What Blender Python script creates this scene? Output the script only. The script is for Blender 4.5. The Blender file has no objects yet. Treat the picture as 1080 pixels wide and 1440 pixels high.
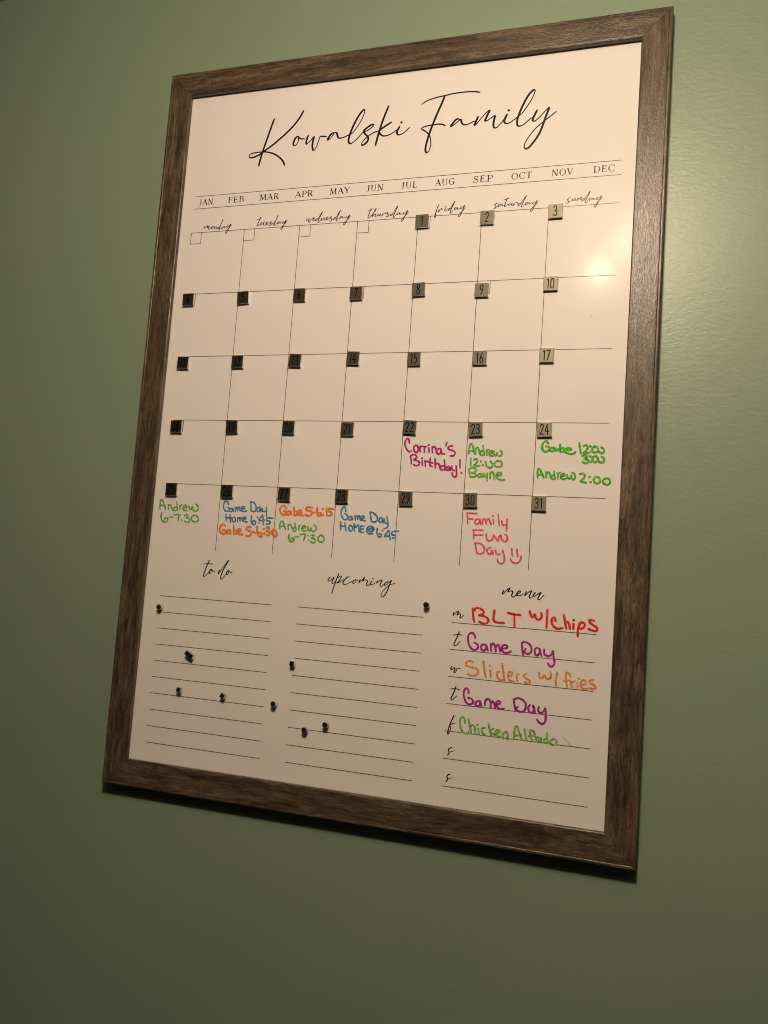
import bpy, bmesh, math, random
from mathutils import Vector, Matrix

# ---------------------------------------------------------------- camera, world, light, exposure
SC = bpy.context.scene
COL = SC.collection
Z0 = 1.6                                   # height of the frame's centre above the floor (m)

cam_data = bpy.data.cameras.new('camera')
cam = bpy.data.objects.new('camera', cam_data)
COL.objects.link(cam)
cam_data.sensor_fit = 'VERTICAL'
cam_data.sensor_height = 32.0
cam_data.lens = 1185.69 / 1440.0 * 32.0
cam_data.clip_start = 0.02
cam_data.clip_end = 60.0
R = ((0.9489666, -0.3127336, -0.0407445), (0.3069998, 0.9455977, -0.1076852), (0.0722047, 0.0896811, 0.9933498))
cam.matrix_world = Matrix(((R[0][0], R[0][2], -R[0][1], 0.35079),
                           (R[1][0], R[1][2], -R[1][1], -0.98006),
                           (R[2][0], R[2][2], -R[2][1], -0.21219 + Z0),
                           (0, 0, 0, 1)))
SC.camera = cam

world = bpy.data.worlds.new('World')
SC.world = world
world.use_nodes = True
bg = world.node_tree.nodes['Background']
bg.inputs['Color'].default_value = (1.0, 0.80, 0.50, 1)
bg.inputs['Strength'].default_value = 0.010


def lamp(name, loc, power, radius, colour):
    d = bpy.data.lights.new(name, 'POINT')
    d.energy = power
    d.color = colour
    d.shadow_soft_size = radius
    o = bpy.data.objects.new(name, d)
    o.location = loc
    COL.objects.link(o)
    return o


WARM = (1.0, 0.782, 0.558)
lamp('ceiling_bulb', (0.189, -0.95, 0.555 + Z0), 17.4, 0.022, WARM)
lamp('ceiling_bulb', (0.258, -0.93, 0.615 + Z0), 15.6, 0.042, WARM)

SC.view_settings.view_transform = 'Standard'
SC.view_settings.look = 'None'
SC.view_settings.exposure = 0.0
SC.view_settings.gamma = 1.0
SC.view_settings.use_curve_mapping = False
SC.cycles.use_denoising = True
SC.cycles.caustics_reflective = True
SC.cycles.blur_glossy = 0.05
SC.cycles.max_bounces = 8
SC.cycles.filter_width = 1.0

random.seed(7)

# ---------------------------------------------------------------- sizes (m): frame front is y = 0, the wall behind it
T = 0.03485           # rail width
IW, IH = 0.610, 0.91987
W, H = IW + 2 * T, IH + 2 * T
YB = 0.00836          # front of the white panel
YW = 0.0172           # wall


# ---------------------------------------------------------------- node helpers
def material(name):
    m = bpy.data.materials.new(name)
    m.use_nodes = True
    nt = m.node_tree
    return m, nt, nt.nodes['Principled BSDF']


def node(nt, kind, **kw):
    n = nt.nodes.new(kind)
    for k, val in kw.items():
        if k.startswith('i_'):
            n.inputs[k[2:].replace('_', ' ')].default_value = val
        else:
            setattr(n, k, val)
    return n


def coords(nt, scale, loc=(0, 0, 0), rnd=False):
    tc = node(nt, 'ShaderNodeTexCoord')
    mp = node(nt, 'ShaderNodeMapping')
    mp.inputs['Scale'].default_value = scale
    mp.inputs['Location'].default_value = loc
    if rnd:
        oi = node(nt, 'ShaderNodeObjectInfo')
        ad = node(nt, 'ShaderNodeVectorMath', operation='MULTIPLY_ADD')
        ad.inputs[1].default_value = (3.7, 5.3, 2.9)
        nt.links.new(oi.outputs['Random'], ad.inputs[0])
        nt.links.new(tc.outputs['Object'], ad.inputs[2])
        nt.links.new(ad.outputs[0], mp.inputs['Vector'])
    else:
        nt.links.new(tc.outputs['Object'], mp.inputs['Vector'])
    return mp.outputs[0]


def noise(nt, vec, scale, detail=3.0, rough=0.5, dist=0.0):
    n = node(nt, 'ShaderNodeTexNoise')
    n.inputs['Scale'].default_value = scale
    n.inputs['Detail'].default_value = detail
    n.inputs['Roughness'].default_value = rough
    n.inputs['Distortion'].default_value = dist
    nt.links.new(vec, n.inputs['Vector'])
    return n.outputs['Fac']


def ramp(nt, fac, stops):
    r = node(nt, 'ShaderNodeValToRGB')
    while len(r.color_ramp.elements) < len(stops):
        r.color_ramp.elements.new(0.5)
    for e, (p, c) in zip(r.color_ramp.elements, stops):
        e.position = p
        e.color = (c, c, c, 1) if isinstance(c, (int, float)) else (*c, 1)
    nt.links.new(fac, r.inputs[0])
    return r.outputs[0]


def mathn(nt, op, a, b):
    n = node(nt, 'ShaderNodeMath', operation=op)
    for i, x in enumerate((a, b)):
        if isinstance(x, (int, float)):
            n.inputs[i].default_value = x
        else:
            nt.links.new(x, n.inputs[i])
    return n.outputs[0]


def mixc(nt, fac, a, b, mode='MIX'):
    n = node(nt, 'ShaderNodeMix', data_type='RGBA', blend_type=mode)
    if isinstance(fac, (int, float)):
        n.inputs[0].default_value = fac
    else:
        nt.links.new(fac, n.inputs[0])
    for i, x in ((6, a), (7, b)):
        if isinstance(x, tuple):
            n.inputs[i].default_value = (*x, 1)
        else:
            nt.links.new(x, n.inputs[i])
    return n.outputs[2]


def bump(nt, height, strength, distance, bsdf, prev=None):
    b = node(nt, 'ShaderNodeBump')
    b.inputs['Strength'].default_value = strength
    b.inputs['Distance'].default_value = distance
    nt.links.new(height, b.inputs['Height'])
    if prev is not None:
        nt.links.new(prev, b.inputs['Normal'])
    nt.links.new(b.outputs[0], bsdf.inputs['Normal'])
    return b.outputs[0]


# ---------------------------------------------------------------- materials
def wall_paint():
    m, nt, p = material('sage_wall_paint')
    v = coords(nt, (1, 1, 1))
    vs = coords(nt, (0.62, 1, 1.25))
    broad = noise(nt, v, 2.2, 3, 0.55)
    fine = noise(nt, vs, 160, 2, 0.5)
    c = mixc(nt, ramp(nt, broad, [(0.3, 0.0), (0.7, 1.0)]), (0.212, 0.300, 0.216), (0.229, 0.316, 0.232))
    c = mixc(nt, mathn(nt, 'MULTIPLY', fine, 0.12), c, (0.30, 0.36, 0.24))
    nt.links.new(c, p.inputs['Base Color'])
    p.inputs['Roughness'].default_value = 0.37
    p.inputs['Specular IOR Level'].default_value = 0.5
    stip = noise(nt, vs, 250, 2.5, 0.55, 0.4)       # roller stipple
    peel = noise(nt, vs, 105, 2, 0.5, 0.6)
    hgt = mathn(nt, 'ADD', mathn(nt, 'MULTIPLY', stip, 0.6), mathn(nt, 'MULTIPLY', peel, 0.55))
    bump(nt, hgt, 0.6, 0.0005, p)
    return m


def ceiling_paint():
    m, nt, p = material('ceiling_paint')
    v = coords(nt, (1, 1, 1))
    c = mixc(nt, noise(nt, v, 6, 3), (0.58, 0.56, 0.51), (0.64, 0.62, 0.57))
    nt.links.new(c, p.inputs['Base Color'])
    p.inputs['Roughness'].default_value = 0.85
    bump(nt, noise(nt, v, 90, 3), 0.5, 0.002, p)
    return m


def frame_wood():
    m, nt, p = material('weathered_brown_wood')
    v = coords(nt, (1, 1, 1), rnd=True)
    def st(sx, sy, sz=1.0):
        mp = node(nt, 'ShaderNodeMapping')
        mp.inputs['Scale'].default_value = (sx, sy, sz)
        nt.links.new(v, mp.inputs['Vector'])
        return mp.outputs[0]
    warp = noise(nt, st(9, 26, 26), 1.0, 4, 0.6, 0.8)
    wv = node(nt, 'ShaderNodeVectorMath', operation='MULTIPLY_ADD')
    nt.links.new(warp, wv.inputs[0])
    wv.inputs[1].default_value = (0.0, 0.034, 0.034)
    nt.links.new(v, wv.inputs[2])
    def stw(sx, sy):
        mp = node(nt, 'ShaderNodeMapping')
        mp.inputs['Scale'].default_value = (sx, sy, sy)
        nt.links.new(wv.outputs[0], mp.inputs['Vector'])
        return mp.outputs[0]
    grain = noise(nt, stw(9, 120), 1.0, 7, 0.72)           # figured streaks
    fine = noise(nt, st(75, 1000, 1000), 1.0, 3, 0.65)      # fibres
    cloud = noise(nt, st(14, 75, 75), 1.0, 5, 0.68, 0.5)    # worn blotches
    pore = noise(nt, stw(90, 900), 1.0, 2, 0.5)
    knot = noise(nt, st(38, 80, 80), 1.0, 2, 0.5, 1.4)
    c = ramp(nt, grain, [(0.34, (0.026, 0.0165, 0.010)), (0.45, (0.064, 0.044, 0.029)), (0.54, (0.116, 0.077, 0.047)), (0.66, (0.204, 0.145, 0.094))])
    c = mixc(nt, ramp(nt, cloud, [(0.46, 0.0), (0.70, 0.55)]), c, (0.204, 0.145, 0.094))
    c = mixc(nt, ramp(nt, cloud, [(0.30, 0.55), (0.42, 0.0)]), c, (0.026, 0.0165, 0.010))
    c = mixc(nt, ramp(nt, fine, [(0.36, 0.55), (0.56, 0.0)]), c, (0.026, 0.0165, 0.010))
    fib = noise(nt, st(38, 400, 400), 1.0, 4, 0.7, 0.15)
    c = mixc(nt, ramp(nt, fib, [(0.36, 0.6), (0.47, 0.0)]), c, (0.026, 0.0165, 0.010))
    c = mixc(nt, ramp(nt, fib, [(0.55, 0.0), (0.70, 0.5)]), c, (0.255, 0.186, 0.126))
    dark = ramp(nt, pore, [(0.30, 0.85), (0.39, 0.0)])
    c = mixc(nt, dark, c, (0.016, 0.009, 0.005))
    c = mixc(nt, ramp(nt, knot, [(0.70, 0.0), (0.78, 0.8)]), c, (0.016, 0.009, 0.005))
    nt.links.new(c, p.inputs['Base Color'])
    nt.links.new(ramp(nt, fine, [(0.3, 0.42), (0.7, 0.26)]), p.inputs['Roughness'])
    p.inputs['Specular IOR Level'].default_value = 0.5
    b1 = bump(nt, fine, 0.5, 0.00035, p)
    bump(nt, noise(nt, st(260, 800, 800), 1.0, 2, 0.5), 0.6, 0.0004, p, b1)
    return m


def panel_white():
    m, nt, p = material('dry_erase_white')
    v = coords(nt, (1, 1, 1))
    c = mixc(nt, ramp(nt, noise(nt, v, 7, 4, 0.6), [(0.3, 0.0), (0.7, 1.0)]), (0.80, 0.772, 0.775), (0.82, 0.79, 0.795))
    nt.links.new(c, p.inputs['Base Color'])
    sm = noise(nt, coords(nt, (3, 1, 9)), 2.5, 4, 0.6, 0.5)
    nt.links.new(ramp(nt, sm, [(0.3, 0.31), (0.7, 0.36)]), p.inputs['Roughness'])
    p.inputs['Specular IOR Level'].default_value = 0.078
    p.inputs['Coat Weight'].default_value = 0.05
    p.inputs['Coat Roughness'].default_value = 0.13
    bump(nt, noise(nt, v, 240, 2, 0.5), 0.12, 0.0002, p)
    return m


def ink(name, colour, vary=0.25, rough=0.3, dark=None):
    m, nt, p = material(name)
    v = coords(nt, (1, 1, 1))
    dk = dark or tuple(x * (1 - vary * 1.4) for x in colour)
    lt = tuple(min(1, x * (1 + vary) + 0.16 * max(0.0, vary - 0.2)) for x in colour)
    c = mixc(nt, ramp(nt, noise(nt, v, 330, 3, 0.6), [(0.33, 0.0), (0.67, 1.0)]), dk, lt)
    nt.links.new(c, p.inputs['Base Color'])
    p.inputs['Roughness'].default_value = rough
    p.inputs['Specular IOR Level'].default_value = 0.24
    return m


def tile_metal():
    m, nt, p = material('gunmetal_tile')
    v = coords(nt, (1, 1, 1), rnd=True)
    mp = node(nt, 'ShaderNodeMapping')
    mp.inputs['Scale'].default_value = (160, 100, 1500)
    nt.links.new(v, mp.inputs['Vector'])
    br = noise(nt, mp.outputs[0], 1.0, 3, 0.6)
    nt.links.new(mixc(nt, br, (0.130, 0.122, 0.097), (0.172, 0.162, 0.128)), p.inputs['Base Color'])
    p.inputs['Metallic'].default_value = 1.0
    nt.links.new(ramp(nt, br, [(0.2, 0.46), (0.8, 0.53)]), p.inputs['Roughness'])
    p.inputs['Anisotropic'].default_value = 0.48        # brushed across: the sheen stretches up and down
    t = node(nt, 'ShaderNodeCombineXYZ')
    t.inputs[2].default_value = 1.0
    nt.links.new(t.outputs[0], p.inputs['Tangent'])
    return m


def nickel():
    m, nt, p = material('nickel_magnet')
    v = coords(nt, (1, 1, 1), rnd=True)
    n = noise(nt, v, 700, 3, 0.6)
    nt.links.new(mixc(nt, n, (0.68, 0.65, 0.60), (0.80, 0.77, 0.72)), p.inputs['Base Color'])
    p.inputs['Metallic'].default_value = 1.0
    nt.links.new(ramp(nt, n, [(0.2, 0.06), (0.8, 0.13)]), p.inputs['Roughness'])
    return m


M_WALL, M_CEIL, M_WOOD, M_PANEL = wall_paint(), ceiling_paint(), frame_wood(), panel_white()
M_TILE, M_NICKEL = tile_metal(), nickel()
M_PRINT = ink('black_print', (0.006, 0.005, 0.005), 0.2, 0.32)
M_RULE = ink('grey_rule_print', (0.078, 0.053, 0.032), 0.15, 0.32)
M_NUM = ink('tile_number_print', (0.006, 0.006, 0.005), 0.2, 0.6)
M_NUM.node_tree.nodes['Principled BSDF'].inputs['Specular IOR Level'].default_value = 0.03
INKS = {
    'print': M_PRINT,
    'magenta': ink('magenta_marker', (0.44, 0.010, 0.21), 0.40),
    'purple': ink('purple_marker', (0.38, 0.008, 0.31), 0.40),
    'green': ink('green_marker', (0.15, 0.44, 0.070), 0.45),
    'brightgreen': ink('bright_green_marker', (0.095, 0.44, 0.045), 0.40),
    'olive': ink('olive_green_marker', (0.20, 0.48, 0.11), 0.45),
    'blue': ink('blue_marker', (0.055, 0.24, 0.44), 0.45),
    'orange': ink('orange_marker', (0.98, 0.23, 0.05), 0.32),
    'paleorange': ink('pale_orange_marker', (0.93, 0.30, 0.10), 0.35),
    'pink': ink('coral_marker', (0.90, 0.11, 0.18), 0.38),
    'red': ink('red_marker', (0.74, 0.022, 0.028), 0.32),
    'speck': M_RULE,
    'smear': ink('faint_marker_smear', (0.60, 0.55, 0.50), 0.05),
}


# ---------------------------------------------------------------- object helpers
def link(name, me, mat, parent=None):
    o = bpy.data.objects.new(name, me)
    if mat is not None:
        me.materials.append(mat)
    COL.objects.link(o)
    if parent is not None:
        o.parent = parent
    return o


def from_bm(name, bm, mat, parent=None, smooth=False):
    me = bpy.data.meshes.new(name)
    bmesh.ops.recalc_face_normals(bm, faces=bm.faces)
    bm.to_mesh(me)
    bm.free()
    if smooth:
        for f in me.polygons:
            f.use_smooth = True
    return link(name, me, mat, parent)


def empty(name, loc, label, category, group=None, rot=0.0):
    o = bpy.data.objects.new(name, None)
    o.empty_display_size = 0.02
    o.location = loc
    o.rotation_euler = (0, rot, 0)
    o['label'] = label
    o['category'] = category
    if group:
        o['group'] = group
    COL.objects.link(o)
    return o


def box(bm, x0, x1, y0, y1, z0, z1):
    vs = [bm.verts.new(p) for p in ((x0, y0, z0), (x1, y0, z0), (x1, y1, z0), (x0, y1, z0),
                                    (x0, y0, z1), (x1, y0, z1), (x1, y1, z1), (x0, y1, z1))]
    for f in ((0, 1, 2, 3), (7, 6, 5, 4), (0, 4, 5, 1), (1, 5, 6, 2), (2, 6, 7, 3), (3, 7, 4, 0)):
        bm.faces.new([vs[i] for i in f])
    return vs


class Ribbon:
    """flat ink laid on a plane facing -y; every stroke a little higher than the one before, so crossings never coincide"""

    def __init__(self, lift):
        self.v, self.f, self.n, self.lift = [], [], 0, lift

    def stroke(self, pts, width, smooth=True, calligraphic=0.0, wobble=0.0, taper=0.0, cap=True, step=0.8):
        """pts and width in mm"""
        P = [Vector(p) for p in pts]
        if smooth and len(P) > 2:
            Q = []
            for i in range(len(P) - 1):
                a, b, c, d = P[max(i - 1, 0)], P[i], P[i + 1], P[min(i + 2, len(P) - 1)]
                k = max(2, min(8, int((c - b).length / step)))
                for j in range(k):
                    t = j / k
                    Q.append(0.5 * ((2 * b) + (c - a) * t + (2 * a - 5 * b + 4 * c - d) * t * t + (3 * b - a - 3 * c + d) * t ** 3))
            Q.append(P[-1])
            P = Q
        n = len(P)
        ph = random.uniform(0, 9)
        base = len(self.v)
        h0 = self.lift + self.n * 0.003
        self.n += 1
        L, tot = [0.0], 0.0
        for i in range(1, n):
            tot += (P[i] - P[i - 1]).length
            L.append(tot)
        ws = []
        dirs = []
        for i in range(n):
            d = P[min(i + 1, n - 1)] - P[max(i - 1, 0)]
            if d.length < 1e-6:
                d = Vector((1, 0))
            d.normalize()
            dirs.append(d)
            w = width
            if calligraphic:                       # heavy down strokes, hairline up strokes
                w *= 1.0 + calligraphic * (-(d.y * 0.94 + d.x * 0.34))
            if wobble:
                w *= 1.0 + wobble * math.sin(ph + L[i] * 0.55) + wobble * 0.5 * math.sin(ph * 2.1 + L[i] * 1.7)
            if taper:
                e = min(L[i], tot - L[i])
                w *= 1.0 - taper * max(0.0, 1 - e / 2.2)
            ws.append(max(w, 0.25))
        ws = [(ws[max(i - 1, 0)] + 2 * ws[i] + ws[min(i + 1, n - 1)]) / 4 for i in range(n)]
        for i in range(n):
            d = dirs[i]
            nrm = Vector((-d.y, d.x)) * ws[i] / 2
            h = h0 + 0.0006 * i
            for s in (1, -1):
                q = P[i] + nrm * s
                self.v.append((q.x / 1000, -h / 1000, q.y / 1000))
        for i in range(n - 1):
            a = base + 2 * i
            self.f.append((a, a + 1, a + 3, a + 2))
        if cap:
            for i, sg in ((0, -1), (n - 1, 1)):
                d = dirs[i] * sg
                nv = Vector((-d.y, d.x))
                h = h0 + 0.0006 * i
                ids = []
                for k in range(1, 6):
                    a = math.pi * k / 6
                    q = P[i] + (nv * math.cos(a) + d * math.sin(a)) * ws[i] / 2
                    ids.append(len(self.v))
                    self.v.append((q.x / 1000, -h / 1000, q.y / 1000))
                first, last = (base + 2 * i, base + 2 * i + 1) if sg > 0 else (base + 2 * i + 1, base + 2 * i)
                self.f.append(tuple([first] + ids + [last]))

    def line(self, a, b, width):
        self.stroke([a, b], width, smooth=False, cap=False)

    def build(self, name, mat, parent, y):
        me = bpy.data.meshes.new(name)
        me.from_pydata(self.v, [], self.f)
        bm = bmesh.new()
        bm.from_mesh(me)
        for f in bm.faces:                        # every face towards the viewer
            f.normal_update()
            if f.normal.y > 0:
                f.normal_flip()
        bm.to_mesh(me)
        bm.free()
        o = link(name, me, mat, parent)
        o.location = (0, y, 0)
        return o


# ---------------------------------------------------------------- the setting: wall and ceiling
ZC = 0.674 + Z0
bm = bmesh.new()
box(bm, -2.2, 2.2, YW, YW + 0.12, 0.0, ZC)
o = from_bm('wall', bm, M_WALL)
o['kind'] = 'structure'
bm = bmesh.new()
box(bm, -2.2, 2.2, -2.6, YW + 0.12, ZC + 0.002, ZC + 0.10)
o = from_bm('ceiling', bm, M_CEIL)
o['kind'] = 'structure'

# ---------------------------------------------------------------- the framed calendar
cal = empty('wall_calendar', (0, 0, Z0), 'large white dry erase calendar in a brown wood frame on the green wall', 'calendar board')

# one rail: profile across the width (u from outer to inner edge, y depth), mitred ends, grain along local x
PROFILE = [(0.0, 0.0168), (0.0, 0.0017), (0.0003, 0.0008), (0.0009, 0.0003), (0.0018, 0.0001), (0.0034, 0.0001), (0.0039, 0.0004),
           (0.0044, 0.0001), (0.0060, 0.0), (0.0310, 0.0), (0.0335, 0.0002), (0.0345, 0.0007), (T, 0.0016),
           (T, 0.0056), (T - 0.0006, 0.0060), (T - 0.0065, 0.0060), (T - 0.0065, 0.0168)]


def rail(length, name='frame_rail'):
    bm = bmesh.new()
    rows = []
    nseg = 24
    for i in range(nseg + 1):
        t = i / nseg
        row = []
        for u, y in PROFILE:
            half = length / 2 - u
            row.append(bm.verts.new((-half + 2 * half * t, y, -u)))
        rows.append(row)
    k = len(PROFILE)
    for i in range(nseg):
        for j in range(k):
            a, b = rows[i], rows[i + 1]
            bm.faces.new((a[j], b[j], b[(j + 1) % k], a[(j + 1) % k]))
    bm.faces.new(rows[0])
    bm.faces.new(list(reversed(rows[-1])))
    o = from_bm(name, bm, M_WOOD, cal)
    return o


for length, loc, ang in ((W - 0.0003, (0, 0, H / 2), 0), (W - 0.0003, (0, 0, -H / 2), math.pi),
                         (H - 0.0003, (W / 2, 0, 0), math.pi / 2), (H - 0.0003, (-W / 2, 0, 0), -math.pi / 2)):
    r = rail(length)
    r.location = loc
    r.rotation_euler = (0, ang, 0)

bm = bmesh.new()
box(bm, -IW / 2 - 0.0055, IW / 2 + 0.0055, YB, YB + 0.006, -IH / 2 - 0.0055, IH / 2 + 0.0055)
panel = from_bm('whiteboard_panel', bm, M_PANEL, cal)

# ruled calendar grid
LW = 0.82
COLS = [-288.0 + 82.3 * i for i in range(8)]
ROWS = [260.4, 172.2, 83.8, -4.5, -92.1]
g = Ribbon(0.04)
for z in ROWS:
    g.line((-288.2, z), (288.4, z), LW)
for x in COLS[1:7]:
    g.line((x, 260.4), (x, -179.6), LW)
for z in ROWS:
    for x in COLS[:7]:
        g.line((x, z - 15.9), (x + 15.9, z - 15.9), LW)
        g.line((x + 15.9, z), (x + 15.9, z - 16.3), LW)
    g.line((-288.0, z + 0.4), (-288.0, z - 16.3), LW)
g.build('calendar_grid', M_RULE, panel, YB)

# month band
b = Ribbon(0.04)
b.line((-288.3, 313.2), (288.6, 313.2), LW)
b.line((-288.3, 295.2), (288.6, 295.2), LW)
b.build('month_band_rule', M_RULE, panel, YB)

# serif capitals: (advance, [(heavy?, points)]), cap height 1
K, N_ = 0.170, 0.082
SERIF = {
    'A': (0.80, [(0, [(0.06, 0), (0.39, 1)]), (1, [(0.37, 1), (0.72, 0)]), (0, [(0.17, 0.34), (0.60, 0.34)]), (0, [(-0.03, 0.025), (0.17, 0.025)]), (0, [(0.58, 0.025), (0.84, 0.025)])]),
    'B': (0.68, [(1, [(0.14, 0), (0.14, 1)]), (0, [(0.02, 0.97), (0.36, 0.97), (0.50, 0.90), (0.54, 0.76), (0.47, 0.60), (0.34, 0.53), (0.14, 0.53)]), (0, [(0.34, 0.53), (0.52, 0.46), (0.60, 0.28), (0.53, 0.10), (0.36, 0.03), (0.02, 0.03)]), (1, [(0.53, 0.86), (0.53, 0.66)]), (1, [(0.575, 0.40), (0.575, 0.16)])]),
    'C': (0.78, [(0, [(0.68, 0.78), (0.60, 0.93), (0.42, 0.99), (0.22, 0.91), (0.10, 0.70), (0.08, 0.50), (0.10, 0.30), (0.22, 0.09), (0.42, 0.01), (0.60, 0.07), (0.70, 0.24)]), (1, [(0.11, 0.74), (0.08, 0.50), (0.11, 0.26)]), (0, [(0.68, 0.99), (0.68, 0.72)])]),
    'D': (0.82, [(1, [(0.15, 0), (0.15, 1)]), (0, [(0.02, 0.97), (0.36, 0.97), (0.58, 0.88), (0.70, 0.68), (0.73, 0.50), (0.70, 0.32), (0.58, 0.12), (0.36, 0.03), (0.02, 0.03)]), (1, [(0.69, 0.72), (0.72, 0.50), (0.69, 0.28)])]),
    'E': (0.66, [(1, [(0.14, 0), (0.14, 1)]), (0, [(0.02, 0.97), (0.55, 0.97), (0.56, 0.76)]), (0, [(0.14, 0.52), (0.42, 0.52)]), (0, [(0.42, 0.63), (0.42, 0.41)]), (0, [(0.02, 0.03), (0.57, 0.03), (0.60, 0.26)])]),
    'F': (0.62, [(1, [(0.14, 0), (0.14, 1)]), (0, [(0.02, 0.97), (0.54, 0.97), (0.56, 0.74)]), (0, [(0.14, 0.52), (0.42, 0.52)]), (0, [(0.42, 0.63), (0.42, 0.41)]), (0, [(0.02, 0.025), (0.28, 0.025)])]),
    'G': (0.82, [(0, [(0.66, 0.78), (0.58, 0.93), (0.42, 0.99), (0.22, 0.91), (0.10, 0.70), (0.08, 0.50), (0.10, 0.30), (0.22, 0.09), (0.42, 0.01), (0.60, 0.06), (0.68, 0.14)]), (1, [(0.11, 0.74), (0.08, 0.50), (0.11, 0.26)]), (1, [(0.68, 0.42), (0.68, 0.06)]), (0, [(0.50, 0.42), (0.80, 0.42)]), (0, [(0.66, 0.99), (0.66, 0.74)])]),
    'J': (0.44, [(1, [(0.24, 1), (0.24, 0.16)]), (0, [(0.24, 0.18), (0.17, 0.0), (0.04, -0.08), (-0.04, -0.04)]), (0, [(0.10, 0.97), (0.38, 0.97)])]),
    'L': (0.62, [(1, [(0.14, 0), (0.14, 1)]), (0, [(0.02, 0.97), (0.28, 0.97)]), (0, [(0.02, 0.03), (0.54, 0.03), (0.58, 0.28)])]),
    'M': (0.98, [(0, [(0.12, 0), (0.16, 1)]), (1, [(0.16, 1), (0.46, 0.08)]), (0, [(0.46, 0.06), (0.78, 1)]), (1, [(0.78, 1), (0.83, 0)]), (0, [(0.01, 0.025), (0.24, 0.025)]), (0, [(0.70, 0.025), (0.95, 0.025)]), (0, [(0.04, 0.97), (0.18, 0.97)]), (0, [(0.78, 0.97), (0.92, 0.97)])]),
    'N': (0.88, [(0, [(0.13, 0), (0.13, 1)]), (1, [(0.13, 1), (0.69, 0.02)]), (0, [(0.71, 0), (0.71, 1)]), (0, [(0.01, 0.025), (0.25, 0.025)]), (0, [(0.02, 0.97), (0.16, 0.97)]), (0, [(0.59, 0.97), (0.83, 0.97)])]),
    'O': (0.86, [(0, [(0.42, 0.99), (0.22, 0.91), (0.10, 0.70), (0.08, 0.50), (0.10, 0.30), (0.22, 0.09), (0.42, 0.01), (0.62, 0.09), (0.74, 0.30), (0.76, 0.50), (0.74, 0.70), (0.62, 0.91), (0.42, 0.99)]), (1, [(0.11, 0.74), (0.085, 0.50), (0.11, 0.26)]), (1, [(0.73, 0.74), (0.755, 0.50), (0.73, 0.26)])]),
    'P': (0.64, [(1, [(0.14, 0), (0.14, 1)]), (0, [(0.02, 0.97), (0.36, 0.97), (0.52, 0.89), (0.57, 0.73), (0.52, 0.56), (0.36, 0.48), (0.14, 0.48)]), (1, [(0.555, 0.84), (0.555, 0.60)]), (0, [(0.02, 0.025), (0.28, 0.025)])]),
    'R': (0.74, [(1, [(0.14, 0), (0.14, 1)]), (0, [(0.02, 0.97), (0.36, 0.97), (0.50, 0.89), (0.55, 0.74), (0.50, 0.59), (0.36, 0.52), (0.14, 0.52)]), (1, [(0.535, 0.84), (0.535, 0.63)]), (1, [(0.34, 0.52), (0.62, 0.02)]), (0, [(0.56, 0.025), (0.74, 0.025)]), (0, [(0.02, 0.025), (0.28, 0.025)])]),
    'S': (0.62, [(0, [(0.50, 0.78), (0.45, 0.93), (0.30, 0.99), (0.15, 0.92), (0.10, 0.77), (0.17, 0.63), (0.33, 0.52), (0.48, 0.40), (0.54, 0.25), (0.47, 0.08), (0.30, 0.01), (0.14, 0.07), (0.07, 0.24)]), (1, [(0.15, 0.65), (0.33, 0.52), (0.50, 0.38)]), (0, [(0.51, 0.99), (0.51, 0.74)]), (0, [(0.07, 0.02), (0.07, 0.27)])]),
    'T': (0.72, [(1, [(0.35, 0), (0.35, 1)]), (0, [(0.04, 0.74), (0.05, 0.97), (0.65, 0.97), (0.66, 0.74)]), (0, [(0.21, 0.025), (0.49, 0.025)])]),
    'U': (0.84, [(1, [(0.16, 1), (0.16, 0.30)]), (0, [(0.16, 0.34), (0.22, 0.10), (0.40, 0.01), (0.58, 0.08), (0.66, 0.30), (0.66, 1)]), (0, [(0.03, 0.97), (0.30, 0.97)]), (0, [(0.55, 0.97), (0.78, 0.97)])]),
    'V': (0.78, [(1, [(0.08, 1), (0.40, 0.02)]), (0, [(0.40, 0.02), (0.70, 1)]), (0, [(-0.03, 0.97), (0.22, 0.97)]), (0, [(0.58, 0.97), (0.80, 0.97)])]),
    'Y': (0.76, [(1, [(0.08, 1), (0.37, 0.46)]), (0, [(0.37, 0.46), (0.67, 1)]), (1, [(0.37, 0.48), (0.37, 0)]), (0, [(-0.03, 0.97), (0.22, 0.97)]), (0, [(0.56, 0.97), (0.78, 0.97)]), (0, [(0.24, 0.025), (0.50, 0.025)])]),
}
MONTHS = (('JAN', -280.0, -258.6), ('FEB', -234.9, -211.0), ('MAR', -186.8, -158.4), ('APR', -134.0, -108.3), ('MAY', -83.9, -55.9), ('JUN', -31.6, -9.4),
          ('JUL', 15.4, 36.3), ('AUG', 60.4, 85.2), ('SEP', 109.3, 134.0), ('OCT', 157.5, 182.3), ('NOV', 206.7, 231.9), ('DEC', 256.3, 280.7))
for name, xl, xr in MONTHS:
    rb = Ribbon(0.05)
    adv = sum(SERIF[c][0] for c in name) + 0.10 * 2 - 0.06
    sx = (xr - xl) / adv
    x = xl
    for c in name:
        w, strokes = SERIF[c]
        for heavy, pts in strokes:
            rb.stroke([(x + px * sx, 300.1 + py * 8.4) for px, py in pts], (K if heavy else N_) * 8.6, smooth=len(pts) > 4, cap=False, step=0.5)
        x += (w + 0.10) * sx
    rb.build('month_lettering', M_PRINT, panel, YB)

# list lines
for x0, x1, z0, z1, n in ((-283.5, -117.2, -243.9, -436.5, 10), (-81.8, 83.4, -243.7, -436.4, 10), (118.5, 286.0, -247.0, -437.2, 7)):
    rb = Ribbon(0.04)
    for i in range(n):
        z = z0 + (z1 - z0) * i / (n - 1)
        rb.line((x0, z), (x1, z), 0.9)
    rb.build('ruled_lines', M_RULE, panel, YB)

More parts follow.
